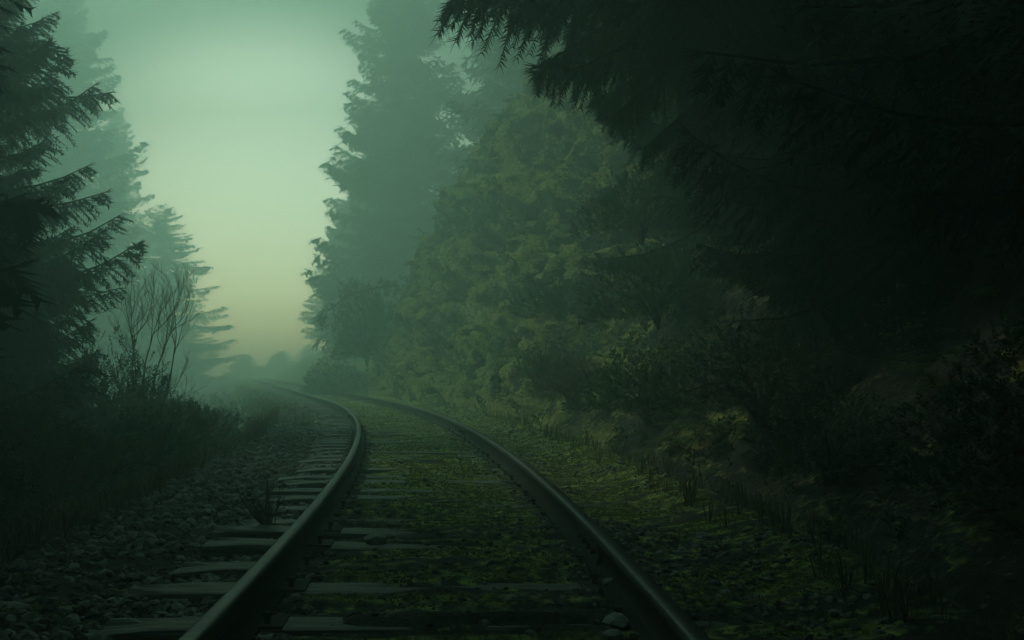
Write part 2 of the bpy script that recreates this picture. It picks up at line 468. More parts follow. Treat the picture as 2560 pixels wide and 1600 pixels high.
# ledges running diagonally down the cliff face
led = PH[..., 2] * 0.9 + 0.45 * PH[..., 0] + 0.5 * fbm(PH / 2.0, 73, 3)
saw = (led / 1.9) % 1.0
disp = disp + amp * ck * 0.22 * (sstep(0, 0.75, saw) * sstep(1.0, 0.9, saw) - 0.4)
PH = PH + NH * disp[..., None]
NH2 = grid_normals(PH)
if NH2[..., 2].mean() < 0: NH2 = -NH2
hill_moss_shade = -0.35 * ck * crack - 0.30 * sstep(13, 10, HY) + 0.30 + 0.40 * NH2[..., 2] + 0.50 * fbm(_q / np.array([0.45, 0.9, 2.6]), 75, 5)  # less moss in cracks; near bank cut further as painted shade
mb = MB(); mb.add(PH.reshape(-1, 3), grid_faces(*HY.shape)[:, ::-1])
tag(link("hillside", mb.mesh("hillside", M_CLIFF, True, {'moss': (hill_moss_shade + .16 * ck).ravel()})), kind="structure")

def surf_sample(P, N, n, wf, rng):
    """n random points on a surface grid, weighted by area times wf(centre)"""
    A = np.linalg.norm(np.cross(P[1:, :-1] - P[:-1, :-1], P[:-1, 1:] - P[:-1, :-1]), axis=-1)
    C = (P[1:, 1:] + P[:-1, :-1]) / 2
    W = (A * wf(np.where(np.arange(3) == 1, np.maximum(C, 0.01), C), N[:-1, :-1])).ravel(); W = np.maximum(W, 0)
    idx = rng.choice(len(W), n, p=W / W.sum())
    i, j = np.unravel_index(idx, A.shape)
    u, v = rng.random(n)[:, None], rng.random(n)[:, None]
    p = (P[i, j] * (1 - u) * (1 - v) + P[i + 1, j] * u * (1 - v) + P[i, j + 1] * (1 - u) * v + P[i + 1, j + 1] * u * v)
    return p, N[i, j]

def visible_w(C):
    """more plants where they show larger: inside the view, nearer"""
    d = np.maximum(C[..., 1], 0.5)
    a = np.abs(C[..., 0]) / d
    return np.where((C[..., 1] > 1.0) & (a < 0.75), 1.0, 0.12) / (1.0 + (d / 9.0) ** 2)

# orientation helpers
def frames(D, Up=None):
    """matrices whose columns: x = D, y = side, z = approx Up"""
    D = D / (np.linalg.norm(D, axis=1)[:, None] + 1e-9)
    if Up is None: Up = np.tile([0, 0, 1.0], (len(D), 1))
    S = np.cross(Up, D); ln = np.linalg.norm(S, axis=1)[:, None]
    S = np.where(ln < 1e-3, np.array([0, 1.0, 0]), S / (ln + 1e-9))
    U = np.cross(D, S)
    return np.stack([D, S, U], -1)

def leaf_tpl(w=0.42, bend=0.18):
    V = np.array([[0, 0, 0], [.45, w / 2, .05], [.45, -w / 2, .05], [.5, 0, -.02], [1, 0, -bend]], float)
    F = np.array([[0, 3, 1], [0, 2, 3], [1, 3, 4], [3, 2, 4]])
    return V, F, np.zeros(5)
def sprig_tpl(seed, n=7, ll=0.42, w=0.45):
    r = np.random.default_rng(seed); mb = MB()
    mb.tube([[0, 0, 0], [.5, 0, .03], [1, 0, -.05]], [.012, .009, .004], 3, 0.1)
    T = np.stack([np.linspace(.2, 1, n), np.zeros(n), np.zeros(n)], -1)
    ang = np.where(np.arange(n) % 2, 1, -1) * r.uniform(.5, 1.1, n); ang[-1] = 0
    D = np.stack([np.cos(ang), np.sin(ang), r.uniform(-.3, .4, n)], -1)
    M = frames(D, np.stack([r.uniform(-.4, .4, n), r.uniform(-.4, .4, n), np.ones(n)], -1)) * (ll * r.uniform(.7, 1.15, n))[:, None, None]
    mb.rep(leaf_tpl(w), M, T, r.uniform(.2, .6, n))
    return mb.tpl()
def fern_tpl(seed, n=13):
    r = np.random.default_rng(seed); mb = MB()
    t = np.linspace(0, 1, 8)
    ax = lambda t: np.stack([t * .9, 0 * t, .55 * t - .75 * t ** 2.3], -1)
    mb.tube(ax(t), np.linspace(.012, .003, 8), 3, 0.2)
    tt = np.linspace(.14, 1, n)
    base = ax(tt); tang = np.gradient(base, axis=0); tang /= np.linalg.norm(tang, axis=1)[:, None]
    ln = .30 * np.sin(np.pi * np.clip(tt * .82 + .16, 0, 1)) + .02
    for s in (-1, 1):
        D = tang * .45 + np.array([0, s, 0]) + np.array([0, 0, -.22]) * r.uniform(.3, 1.6, n)[:, None]
        D /= np.linalg.norm(D, axis=1)[:, None]
        V = np.stack([base - tang * .026, base + tang * .030, base + D * ln[:, None]], 1)
        F = np.arange(3 * n).reshape(-1, 3)
        mb.add(V.reshape(-1, 3), F, .45 + .2 * r.random())
    return mb.tpl()
def blade_tpl(seed, n=8, spread=.5):
    r = np.random.default_rng(seed); mb = MB()
    for k in range(n):
        a = r.uniform(0, 2 * math.pi); L = r.uniform(.6, 1.05); b = r.uniform(.15, spread) * 1.6
        d = np.array([math.cos(a), math.sin(a), 0]); s = np.array([-d[1], d[0], 0]) * .016
        p0 = d * r.uniform(0, .1); p1 = p0 + d * b * L * .35 + np.array([0, 0, L * .6]); p2 = p0 + d * b * L + np.array([0, 0, L * .9 * (1 - b * .3)])
        mb.add([p0 - s, p0 + s, p1 - s * .8, p1 + s * .8, p2], np.array([[0, 1, 3], [0, 3, 2], [2, 3, 4]]), r.uniform(.2, .8))
    return mb.tpl()
SPRIGS = [sprig_tpl(k) for k in range(4)]
FERNS = [fern_tpl(k + 20) for k in range(3)]
BLADES = [blade_tpl(k + 40) for k in range(4)]

def rand_dirs(r, n, up=0.0):
    D = r.normal(size=(n, 3)); D /= np.linalg.norm(D, axis=1)[:, None]; D[:, 2] += up
    return D / np.linalg.norm(D, axis=1)[:, None]

# ------------------------------------------------------------------ conifers
def bough_tpl(seed, ns=26, nn=9, droop=1.0, hang=0.5, fat=1.0, tipup=.38, thin=1.0):
    r = np.random.default_rng(seed); mb = MB()
    ax = lambda t: np.stack([t, .06 * np.sin(t * 3 + seed), -.30 * droop * t + tipup * droop * t ** 2.6], -1)
    t = np.linspace(0, 1, 7)
    mb.tube(ax(t), np.linspace(.016, .003, 7), 4, -0.2)
    tris = []; tn = []
    for s in (-1, 1):
        tt = np.linspace(.10, .985, ns) + r.uniform(-.012, .012, ns)
        for ti in tt:
            b = ax(np.array([ti]))[0]
            L = (.36 * (1 - ti) ** .75 + .07) * r.uniform(.65, 1.15) * min(1, .45 + ti * 2.2)
            a = s * r.uniform(.75, 1.15)
            d = np.array([math.cos(a), math.sin(a), -hang * r.uniform(.2, 1.3) * (1 - .7 * ti)])
            d /= np.linalg.norm(d)
            side = np.cross([0, 0, 1], d); side /= np.linalg.norm(side)
            q = np.linspace(.05, 1, nn)
            pts = b + d * (L * q)[:, None] + np.array([0, 0, -1]) * (.22 * L * q ** 2)[:, None]
            tv = r.uniform(.15, .75)
            for k in range(nn):
                for sd in (-1, 1):
                    nl = r.uniform(.045, .08) * (1.1 - .35 * q[k]) * fat
                    nd = d * r.uniform(.4, .9) + side * sd * .75 + np.array([0, 0, r.uniform(-.75, .25)])
                    nd /= np.linalg.norm(nd)
                    wv = d * .0125 * fat * thin
                    tris.append([pts[k] - wv, pts[k] + wv, pts[k] + nd * nl]); tn.append(tv)
            tris.append([pts[0] - side * .004, pts[0] + side * .004, pts[-1] + d * .05]); tn.append(tv)
    # tip
    b = ax(np.array([1.0]))[0]
    for k in range(8):
        nd = np.array([1, r.uniform(-.8, .8), r.uniform(-.1, .9)]); nd /= np.linalg.norm(nd)
        tris.append([b - [0, .008, 0], b + [0, .008, 0], b + nd * .06]); tn.append(.5)
    T = np.array(tris); mb.add(T.reshape(-1, 3), np.arange(len(T) * 3).reshape(-1, 3), np.repeat(tn, 3))
    return mb.tpl()
BOUGHS = [bough_tpl(k) for k in range(3)]
BOUGHS_FAR = [bough_tpl(k + 10, 13, 6, fat=2.0) for k in range(2)]
BOUGHS_HANG = [bough_tpl(k + 30, 48, 30, 0.75, 1.6, fat=.55, tipup=.02, thin=.42) for k in range(2)]
BOUGHS_FINE = [bough_tpl(50, 36, 15, .5, 1.1, fat=.75, thin=.7), bough_tpl(51, 32, 15, 1.1, .8, fat=.75, thin=.7), bough_tpl(52, 36, 15, .8, 1.4, fat=.75, tipup=.5, thin=.7), bough_tpl(53, 30, 16, .3, .9, fat=.8, tipup=.9, thin=.7)]

def conifer_meshes(name, H, Rb, n, seed, z0=0.4, far=False, extra=(), shape=0.85, up=0.0, fine=False):
    r = np.random.default_rng(seed)
    tm = MB()
    zz = np.linspace(-0.6, H, 14)
    wob = np.cumsum(r.normal(0, .02, (14, 2)), 0)
    tm.tube(np.column_stack([wob, zz]), (H * .013 + .05) * (1 - np.linspace(0, 1, 14)) ** .8 + .012, 9)
    cm = MB()
    f = (np.arange(n) + r.random(n)) / n
    z = z0 + (H - z0) * f ** 1.12
    rel = (z - z0) / (H - z0)
    L = Rb * ((1 - rel) ** shape * r.uniform(.45, 1.15, n) * (1 + .12 * np.sin(z * 1.9 + seed)) + .05)
    az = np.arange(n) * 2.39996 + r.uniform(-.5, .5, n)
    pitch = R(-12) + R(38) * rel ** 2 + r.normal(0, .20, n) + up
    D = np.stack([np.cos(az) * np.cos(pitch), np.sin(az) * np.cos(pitch), np.sin(pitch)], -1)
    T = np.stack([np.interp(z, zz, wob[:, 0]), np.interp(z, zz, wob[:, 1]), z], -1)
    M = frames(D, np.stack([r.normal(0, .25, n), r.normal(0, .25, n), np.ones(n)], -1)) * L[:, None, None]
    M[:, :, 1] *= r.uniform(.8, 1.2, n)[:, None]
    tl = BOUGHS_FAR if far else BOUGHS_FINE if fine else BOUGHS
    for k in range(len(tl)):
        s = np.arange(n) % len(tl) == k
        cm.rep(tl[k], M[s], T[s], r.uniform(-.15, .2, s.sum()))
    if extra:
        for k, (ez, eaz, ep, eL) in enumerate(extra):
            d = np.array([[math.cos(eaz) * math.cos(ep), math.sin(eaz) * math.cos(ep), math.sin(ep)]])
            cm.rep(BOUGHS_HANG[k % 2], frames(d) * eL, np.array([[0, 0, ez - .75]]), [r.uniform(-.1, .1)])
    return tm.mesh("trunk", M_BARK, True), cm.mesh("crown", M_NEEDLE)

def conifer(label, loc, meshes, group=None, rz=0.0, sc_=(1, 1, 1), name="spruce_tree", cat="tree"):
    t = thing(name, label, cat, loc, group, rz); t.scale = sc_
    link("trunk", meshes[0], t); link("crown", meshes[1], t)
    return t

def gz(x, y): return float(base_ground(np.array([x]), np.array([y]))[0])

SPR_A = conifer_meshes("a", 17, 3.3, 400, 1, z0=0.3, up=0.10, fine=True)
SPR_L = conifer_meshes("l", 13, 3.15, 480, 1, z0=0.3, up=0.12, fine=True, shape=.5)
SPR_B = conifer_meshes("b", 16, 2.9, 210, 2, z0=0.2)
SPR_C = conifer_meshes("c", 13, 2.3, 180, 3, z0=0.3)
FAR_A = conifer_meshes("fa", 24, 4.8, 420, 4, z0=1.0, far=True, shape=.7)
FAR_B = conifer_meshes("fb", 22, 4.2, 380, 5, z0=0.6, far=True, shape=.6)

# left side
conifer("tall dark spruce whose upturned bough tips stand against the fog, beside the bare shrub", (-10.35, 16.9, gz(-10.35, 16.9)), SPR_L, rz=0.6, sc_=(1.08, 1.08, 1.05))
conifer("dark spruce just behind the tall left-hand spruce, filling the gaps between its boughs", (-12.4, 19.6, -1.0), SPR_B, rz=2.0, sc_=(1, 1, .8))
conifer("dark spruce at the left edge of the photo, lower boughs over the bushes", (-9.4, 12.2, -1.0), SPR_C, rz=1.1, sc_=(1.05, 1.05, .8))
g = "spruces fading into the fog left of the track"
conifer("tall foggy spruce directly behind the tall dark spruce on the left", (-35.5, 76, -1), FAR_A, g, 0.3, (1.6, 1.6, 1.5))
conifer("faint low spruce in the fog nearest to the bright gap on the left side", (-42.5, 118, -1), FAR_B, g, 1.3, (2.1, 2.1, 1.0))
conifer("pale foggy spruce behind and left of the tall foggy one", (-40.5, 74, -1), FAR_A, g, 2.2, (1.5, 1.5, 1.5))
conifer("faintest spruce top between the tall foggy spruce and the bright gap", (-43.5, 106, -1), FAR_B, g, 2.9, (1.5, 1.5, 1.4))
for lb, x, y, s_ in [  # low spruces added so the foot of the bright gap dims gradually
    ("ghostly low spruce added to dim the bright gap, left of where the rails vanish", -38.5, 140, (.9, .9, .20)),
    ("ghostly low spruce added to dim the gap straight beyond the vanishing rails", -34.0, 144, (1.1, 1.1, .22)),
    ("ghostly low spruce added to dim the bright gap, right of the vanishing rails", -29.5, 142, (1.0, 1.0, .26)),
    ]:
    conifer(lb, (x, y, -1), FAR_B, "ghostly spruces added to dim the far end of the gap", x, s_)
# right side, far, in fog
g = "spruces fading into the fog behind the cliff"
def hz(x, y): return hill_xy_z(x, y) - 0.2
conifer("large grey spruce in the fog just behind the cliff edge, tallest there", (-7.2, 66, hz(-7.2, 66)), FAR_A, g, 0.9, (1.3, 1.3, 1.35))
conifer("grey spruce in the fog between the cliff and the tallest foggy one", (1.2, 62, hz(1.2, 62)), FAR_B, g, 0.1, (1.5, 1.5, 1.5))
conifer("pale spruce in the fog leaning its lower boughs toward the bright gap", (-12.9, 90, hz(-12.9, 90)), FAR_B, g, 1.9, (1.3, 1.3, .95))
conifer("foggy spruce above the cliff's left shoulder", (1.8, 48, hz(1.8, 48)), FAR_B, g, 1.0, (1.1, 1.1, 1.0))
conifer("foggy spruce high above the cliff top, mostly hidden by the dark hanging boughs", (4.5, 42, hz(4.5, 42)), FAR_A, g, 2.0)
conifer("palest spruce at the lower edge of the gap beyond the leafy shrub", (-18.4, 110, hz(-18.4, 110)), FAR_A, g, 2.0, (1.1, 1.1, .65))
# right side, near and dark
g = "dark spruces on the right bank"
HANG = conifer_meshes("h", 17, 1.55, 260, 8, z0=0.9, fine=True, extra=[
    (5.0, R(176), R(-4), 3.9), (5.6, R(188), R(2), 4.1), (4.6, R(165), R(-12), 3.3), (6.0, R(172), R(4), 3.8), (4.3, R(195), R(-16), 3.2),
    (5.2, R(158), R(-6), 3.4), (5.9, R(200), R(-2), 3.9), (4.0, R(182), R(-30), 2.6), (4.2, R(170), R(-38), 2.6), (4.8, R(210), R(-8), 3.3), (6.6, R(182), R(6), 4.0), (5.3, R(180), R(-10), 3.6), (5.5, R(193), R(-9), 3.7), (4.7, R(187), R(-22), 3.0), (5.8, R(168), R(-8), 3.5), (6.2, R(195), R(0), 4.2), (6.9, R(176), R(2), 4.2), (7.2, R(190), R(4), 4.2), (4.6, R(178), R(-30), 3.0), (4.9, R(174), R(-18), 3.4)] + [(4.4 + .13 * q, R(150 + (q * 37) % 75), R(-16 + (q * 11) % 22), 2.9 + (q * 0.37) % 1.2) for q in range(22)])
conifer("nearest dark spruce on the right bank, its drooping boughs hanging over the cliff top", (3.3, 9.8, hz(3.3, 9.8)), HANG, g)
NR_A = conifer_meshes("na", 15, 2.4, 210, 11, z0=0.3, fine=True)
OVER_SHADE = conifer_meshes("o", 18, 4.4, 200, 12, z0=4.8, shape=.6)  # wide crown added above the view to shade bank and near track
for k, (x, y, m, rz, s, lb) in enumerate([
    (4.5, 5.4, OVER_SHADE, 0.9, (1, 1, 1), "bare-trunked tall spruce added on the right bank, its wide crown shading the near track"),
    (4.4, 2.3, OVER_SHADE, 2.4, (1, 1, 1), "bare-trunked tall spruce added beside the camera position, unseen wide crown to shade the bank"),
    (5.0, 8.3, OVER_SHADE, 4.1, (1, 1, 1), "bare-trunked tall spruce added behind the hanging dark boughs, unseen wide crown to shade the slope"),
    (3.4, 13.4, NR_A, 0.4, (0.85, .85, .9), "dark spruce directly right of the lit cliff face, hanging close to the slope"),
    (3.5, 8.2, NR_A, 2.1, (.9, .9, 1), "black spruce on the right bank with faintly lit short boughs in a vertical row"),
    (5.6, 11.2, SPR_B, 1.0, (1, 1, 1), "black spruce second row on the right bank behind the hanging boughs"),
    (3.8, 5.1, NR_A, 3.3, (1, 1, .9), "black spruce at the right edge of the photo nearest the camera"),
    (7.2, 8.0, SPR_A, 3.0, (1, 1, 1), "tall black spruce up the right bank in the darkest part"),
    (5.4, 16.4, SPR_B, 0.2, (.9, .9, 1), "dark spruce on the slope above the mossy ledges, right of the cliff"),
    (7.8, 20.6, SPR_A, 1.2, (1, 1, 1), "dark spruce standing above the cliff face under the hanging boughs"),
    (9.5, 13.5, SPR_A, 2.6, (1, 1, 1.1), "tall black spruce high on the right bank at the back"),
    (8.2, 27.0, SPR_B, 2.2, (1, 1, 1), "spruce on the grassy cliff top, dim in the fog"),
]):
    conifer(lb, (x, y, hz(x, y)), m, g, rz, s)
# unseen trees added round the camera to shade the near track and right bank
g = "unseen shade spruces added around the viewpoint"
for x, y, m in [(-7.5, 3.5, SPR_A), (-6.5, -2.5, SPR_B), (-4.8, -8, SPR_A), (4.2, -0.5, NR_A), (5.0, -5.0, SPR_A), (3.0, -9.5, SPR_B), (8.5, 2.0, SPR_A), (-10.5, 7.5, SPR_A), (-1.0, -14, SPR_A),
             (-10.0, 8.0, SPR_B), (-8.2, 6.2, SPR_A), (-12.8, 6.5, SPR_A), (-6.9, 0.4, SPR_B), (-7.2, 8.0, SPR_C), (-8.2, 9.0, SPR_A), (-6.4, 5.4, SPR_B), (-5.6, 2.2, SPR_A), (-11.0, 3.0, SPR_A), (6.4, 6.0, SPR_A), (7.5, -2.0, SPR_A)]:
    z = hz(x, y) if x > 2 else gz(x, y)
    conifer("unseen spruce added beside the track to shade the foreground, dense green crown", (x, y, z), m, g, x * 2.0, (1.1, 1.1, 1.25))

# ------------------------------------------------------------------ bushes
def bush_meshes(seed, rx, rz_, n, leaf, mat, ns=10, sprigs=SPRIGS, lump=.35, upd=.35):
    r = np.random.default_rng(seed)
    D = rand_dirs(r, n); D[:, 2] = np.abs(D[:, 2]) * 1.0 - .12; D /= np.linalg.norm(D, axis=1)[:, None]
    rad = (r.random(n) ** .35) * (1 + lump * 2.2 * fbm(D * 1.7 + seed * 3.1, seed, 3))
    P = D * rad[:, None] * np.array([rx, rx, rz_]); P[:, 2] += rz_ * .12
    E = D + rand_dirs(r, n) * .7; E[:, 2] += upd
    M = frames(E, rand_dirs(r, n, 1.0)) * (leaf * r.uniform(.7, 1.4, n))[:, None, None]
    fm = MB()
    cl = .28 * fbm(P / max(rx, .3) * 2.2 + 9, seed + 5, 3)
    for k in range(len(sprigs)):
        s = np.arange(n) % len(sprigs) == k
        fm.rep(sprigs[k], M[s], P[s], cl[s] + r.uniform(-.1, .15, s.sum()))
    sm = MB()
    for k in range(ns):
        d = P[r.integers(n)] * .9
        t = np.linspace(0, 1, 5)[:, None]
        pts = d * t + np.array([0, 0, 1]) * (rz_ * .25 * np.sin(t * 3.1)) + r.normal(0, .015, (5, 3)); pts[0] = (0, 0, -.1)
        sm.tube(pts, np.linspace(.014, .004, 5) * (1 + rx), 4)
    return sm.mesh("stems", M_BARK, True), fm.mesh("foliage", mat)

def bush(name, label, x, y, z, meshes, group=None, s=1.0, rz=0.0, cat="bush"):
    t = thing(name, label, cat, (x, y, z), group, rz)
    t.scale = (s, s, s) if not isinstance(s, tuple) else s
    link("stems", meshes[0], t); link("foliage", meshes[1], t)
    return t

BU_A = bush_meshes(1, 1.25, 1.5, 3400, .12, M_LEAF)
BU_B = bush_meshes(2, 0.9, 0.9, 2600, .085, M_LEAF)
BU_C = bush_meshes(3, 0.6, 0.55, 2200, .050, M_LEAF)
BU_D = bush_meshes(4, 0.55, 0.5, 1500, .055, M_DRY, 26)
BU_E = bush_meshes(5, 1.1, 1.25, 3000, .10, M_NEEDLE, 12)
g = "bushes on the left bank"
L_ = [
    ("dense dark bush under the tall spruce's lowest boughs, against the left edge", -8.2, 13.0, BU_E, (1.25, 1.2, 1.35), 0.2),
    ("tall dark bush below the bough tips of the tall spruce", -7.0, 14.2, BU_E, (1.1, 1.1, 1.28), 2.1),
    ("dark bush around the foot of the bare shrub", -6.7, 16.2, BU_A, (1.05, 1.05, 1.15), 1.0),
    ("spiky bush right of the bare shrub, standing against the fog", -6.35, 17.8, BU_E, (.95, .95, .92), 0.7),
    ("low dark bush in front of the bare shrub, left of the dry flower heads", -5.9, 11.6, BU_A, (.85, .85, .72), 4.0),
    ("pinkish brown bush of dry flower heads among the dark left bushes", -4.75, 11.6, BU_D, (1.15, 1.15, 1.35), 0.0),
    ("rounded green bush at the gravel edge below the dry flower heads", -3.85, 10.6, BU_B, (.95, .95, .85), 0.5),
    ("yellow green bush where the left rail fades toward the fog", -4.9, 14.6, BU_B, (.95, .95, .85), 3.0),
    ("low leafy bush farthest along the left bank before the fog", -6.2, 18.6, BU_C, (1.2, 1.2, 1.0), 3.0),
    ("leafy bush behind the yellow green one beside the far gravel", -7.6, 22.0, BU_B, (1.1, 1.1, .9), 2.0),
    ("broad dark bush halfway down the left bank, beside the gravel", -3.95, 8.4, BU_B, (1.05, 1.05, .95), 5.2),
    ("black bush at the left edge above the nearest gravel", -3.75, 6.1, BU_B, (.95, .95, 1.0), 1.2),
    ("pale withered plant catching light above the gravel on the left bank", -3.05, 7.1, BU_D, (.42, .42, .62), 1.7),
    ("dark thicket behind the pale withered plant", -5.3, 8.6, BU_A, (1.0, 1.0, .85), 0.9),
    ("dark shrub at the lower left corner of the bank", -2.95, 4.2, BU_C, (.85, .85, .8), 0.3),
]
for nm, x, y, m, s, rz in L_:
    bush("bush", nm, x, y, gz(x, y) + .02, m, g, s, rz)
g = "bushes on the right bank"
R_ = [
    ("leafy shrub leaning out toward the gap from the foot of the far cliff", -5.5, 37.0, BU_E, (1.25, 1.25, 2.0), 0.2, 1.2),
    ("low foggy bush below the leaning leafy shrub", -7.0, 38.5, BU_A, (1.2, 1.2, 0.8), 1.1, 0),
    ("reddish brown dry bush at the foot of the slope beside the mossy shoulder", 0.85, 14.4, BU_D, (1.1, 1.1, 1.3), 1.1, 0.2),
    ("bright leafy bush hanging halfway up the slope, right of the cliff", 1.95, 14.6, BU_B, (1.0, 1.0, 1.0), 0.4, 1.6),
    ("dark leafy bush above the reddish bush", 1.9, 12.6, BU_B, (.9, .9, .9), 2.4, 0.6),
    ("leafy bush clinging to the slope above the brightest one, under the dark boughs", 3.0, 16.6, BU_B, (1.1, 1.1, 1.0), 2.9, 1.0),
    ("low bush on the lit ledge between the cliff and the hanging leafy bush", 0.9, 18.6, BU_B, (.8, .8, .7), 0.9, 0.8),
    ("small rounded bush on the mossy slope left of the hanging leafy bush", 0.6, 16.4, BU_C, (1.1, 1.1, .9), 3.9, 0.4),
    ("dark green fern-like bush right of the reddish bush", 1.45, 10.4, BU_C, (1.25, 1.25, 1.1), 4.4, 0.15),
    ("black bush on the bank above the right rail joint", 1.95, 7.6, BU_C, (1.2, 1.2, 1.1), 5.4, 0.15),
    ("small bush with pale leaf tips at the edge of the right shoulder", 1.9, 5.9, BU_C, (.75, .75, .8), 2.2, 0.0),
    ("black bush nearest the camera at the foot of the right bank", 2.2, 3.9, BU_C, (1.0, 1.0, 1.0), 1.2, 0.0),
]
for nm, x, y, m, s, rz, dz in R_:
    bush("bush", nm, x, y, hill_xy_z(x, y) + dz, m, g, s, rz)

# ------------------------------------------------------------------ bare shrub and twigs
def branch(mb, p, d, L, rad, depth, r, spread=.55, upb=.25):
    k = 5
    pts = [p]
    dd = d.copy()
    for _ in range(k - 1):
        dd = dd + r.normal(0, .10, 3) + np.array([0, 0, upb * .25]); dd /= np.linalg.norm(dd)
        pts.append(pts[-1] + dd * L / (k - 1))
    pts = np.array(pts)
    mb.tube(pts, np.linspace(rad, rad * .6, k), 5 if depth > 2 else 3)
    if depth <= 0: return
    nch = 3 if depth > 1 else 4
    for c in range(nch):
        q = r.uniform(.35, 1.0) if c else 1.0
        b = pts[min(k - 1, int(q * (k - 1)))]
        nd = dd + r.normal(0, spread, 3) * np.array([1, 1, .45]); nd[2] += upb; nd /= np.linalg.norm(nd)
        branch(mb, b, nd, L * r.uniform(.58, .8), rad * .58, depth - 1, r, spread, upb)
r = np.random.default_rng(77)
bx, byy = -6.85, 18.2
sh = thing("bare_shrub", "bare leafless shrub with fine twigs standing against the fog on the left", "shrub", (bx, byy, gz(bx, byy)))
sh.scale = (.80, .8, 1.10)
tm = MB(); cm = MB()
for k, (dx, dy) in enumerate([(-.12, .05), (.02, .0), (.20, -.05), (-.3, .1), (.36, .1)]):
    pts = np.array([[0, 0, -.2], [dx * .4, dy * .4, .7], [dx * 1.2, dy * 1.2, 1.5]]) + np.array([k * .05 - .1, 0, 0])
    tm.tube(pts, [.05, .04, .03], 6)
    d = np.array([dx * .8, dy, 1.0]); d /= np.linalg.norm(d)
    branch(cm, pts[-1], d, .80, .020, 5, r, .42, .16)
    branch(cm, pts[1], d + np.array([dx * 1.5, 0, 0]), .75, .014, 4, r, .45, .14)
link("trunk", tm.mesh("trunk", M_BARK, True), sh); link("branches", cm.mesh("branches", M_BARK, True), sh)

# leafless broom plant beside the left rail
p0 = P_at(np.array(6.0), np.array(-1.02))
pl = thing("twig_plant", "small leafless twiggy plant leaning over the sleepers beside the left rail", "plant", (p0[0], p0[1], -.03))
cm = MB()
for k in range(16):
    d = np.array([-.62 + r.normal(0, .3), r.normal(0, .25), 1.0]); d /= np.linalg.norm(d)
    branch(cm, np.array([r.normal(0, .02), r.normal(0, .02), 0]), d, r.uniform(.14, .25), .0042, 1, r, .25, .15)
link("twigs", cm.mesh("twigs", M_BARK, True), pl)

# leafy branch reaching out of the far shrub
# (part of that shrub's silhouette: a thin limb with single leaves)
ob = thing("hanging_branch", "thin leafy branch drooping into the fog gap from the far right bank", "branch", (-5.3, 34.6, 3.4))
sm = MB(); fm = MB()
pts = np.array([[1.2, .3, .6], [.4, .1, .5], [-.5, 0, .25], [-1.3, 0, -.35], [-1.5, 0, -1.0]])
sm.tube(pts, [.05, .04, .03, .02, .01], 5)
n = 90
q = r.random(n) * 3.9 + .0
i0 = q.astype(int); fr = (q - i0)[:, None]
PP = pts[i0] * (1 - fr) + pts[i0 + 1] * fr + r.normal(0, .16, (n, 3))
for k in range(4):
    s = np.arange(n) % 4 == k
    fm.rep(SPRIGS[k], frames(rand_dirs(r, s.sum(), -.6)) * r.uniform(.25, .42, s.sum())[:, None, None], PP[s], r.uniform(-.2, .1, s.sum()))
link("stems", sm.mesh("stems", M_BARK, True), ob); link("foliage", fm.mesh("foliage", M_LEAF), ob)

# brambles arching on the right bank
def bramble(label, pts, seed):
    rr = np.random.default_rng(seed)
    base = np.array(pts[0], float)
    t = thing("bramble_cane", label, "bramble", tuple(base), "bramble canes on the right bank")
    P = np.array(pts, float) - base
    u = np.linspace(0, len(P) - 1, 16)
    Q = np.stack([np.interp(u, np.arange(len(P)), P[:, k]) for k in range(3)], -1)
    for _ in range(3): Q[1:-1] = (Q[:-2] + 2 * Q[1:-1] + Q[2:]) / 4
    s = MB(); s.tube(Q, np.linspace(.006, .002, 16), 4)
    link("cane", s.mesh("cane", M_BARK, True), t)
    f = MB(); ix = rr.integers(3, 16, 12)
    f.rep(SPRIGS[seed % 4], frames(rand_dirs(rr, 12, .2)) * rr.uniform(.05, .10, 12)[:, None, None], Q[ix], rr.uniform(-.1, .3, 12))
    link("foliage", f.mesh("foliage", M_LEAF), t)
def on_hill(Y, o, dz=0.0):
    p = P_at(np.array(float(Y)), np.array(float(o))); return (float(p[0]), float(p[1]), hill_z(Y, o) + dz)
bramble("long bramble cane arching over the dark bank beyond the pale-tipped bush", [on_hill(7.6, 3.0), on_hill(7.4, 2.8, .7), on_hill(7.2, 2.2, .9), on_hill(7.0, 1.9, .45)], 1)
bramble("second bramble cane reaching sideways lower on the dark bank", [on_hill(6.4, 3.2), on_hill(6.8, 2.7, .5), on_hill(7.2, 2.2, .55), on_hill(7.6, 1.8, .25)], 2)
bramble("short bramble cane rising steeply from the top of the dark bank", [on_hill(7.0, 3.8), on_hill(7.0, 3.5, .6), on_hill(6.9, 3.1, .9), on_hill(6.8, 2.8, .8)], 3)

# ------------------------------------------------------------------ undergrowth on both banks (stuff)
r = np.random.default_rng(5)
def wf_hill(C, N):
    o = off_of(C[..., 0], C[..., 1])
    return visible_w(C) * sstep(1.7, 2.1, o) * np.where(N[..., 2] > 0.25, 1.0, .35) * (C[..., 2] < 14)
um = MB()
p, nn = surf_sample(PH, NH2, 9000, wf_hill, r)
d = np.maximum(p[:, 1], 2)
scl = np.clip(.10 + .006 * d, .1, .3) * r.uniform(.6, 1.3, len(p))
E = nn * .8 + rand_dirs(r, len(p)) * .9; E[:, 2] += .1
kind = r.random(len(p)); patch = fbm(p / 1.3, 90, 2)
for k in range(4):
    s = (np.arange(len(p)) % 4 == k) & (patch > -.05)
    um.rep(SPRIGS[k], frames(E[s], rand_dirs(r, s.sum(), 1)) * scl[s][:, None, None] * 1.1, p[s], r.uniform(-.2, .2, s.sum()) + .2 * patch[s])
tag(link("leafy_undergrowth", um.mesh("leafy_undergrowth", M_LEAF)), "small leafy plants covering the right-hand slope and the cliff ledges", "undergrowth", kind="stuff")

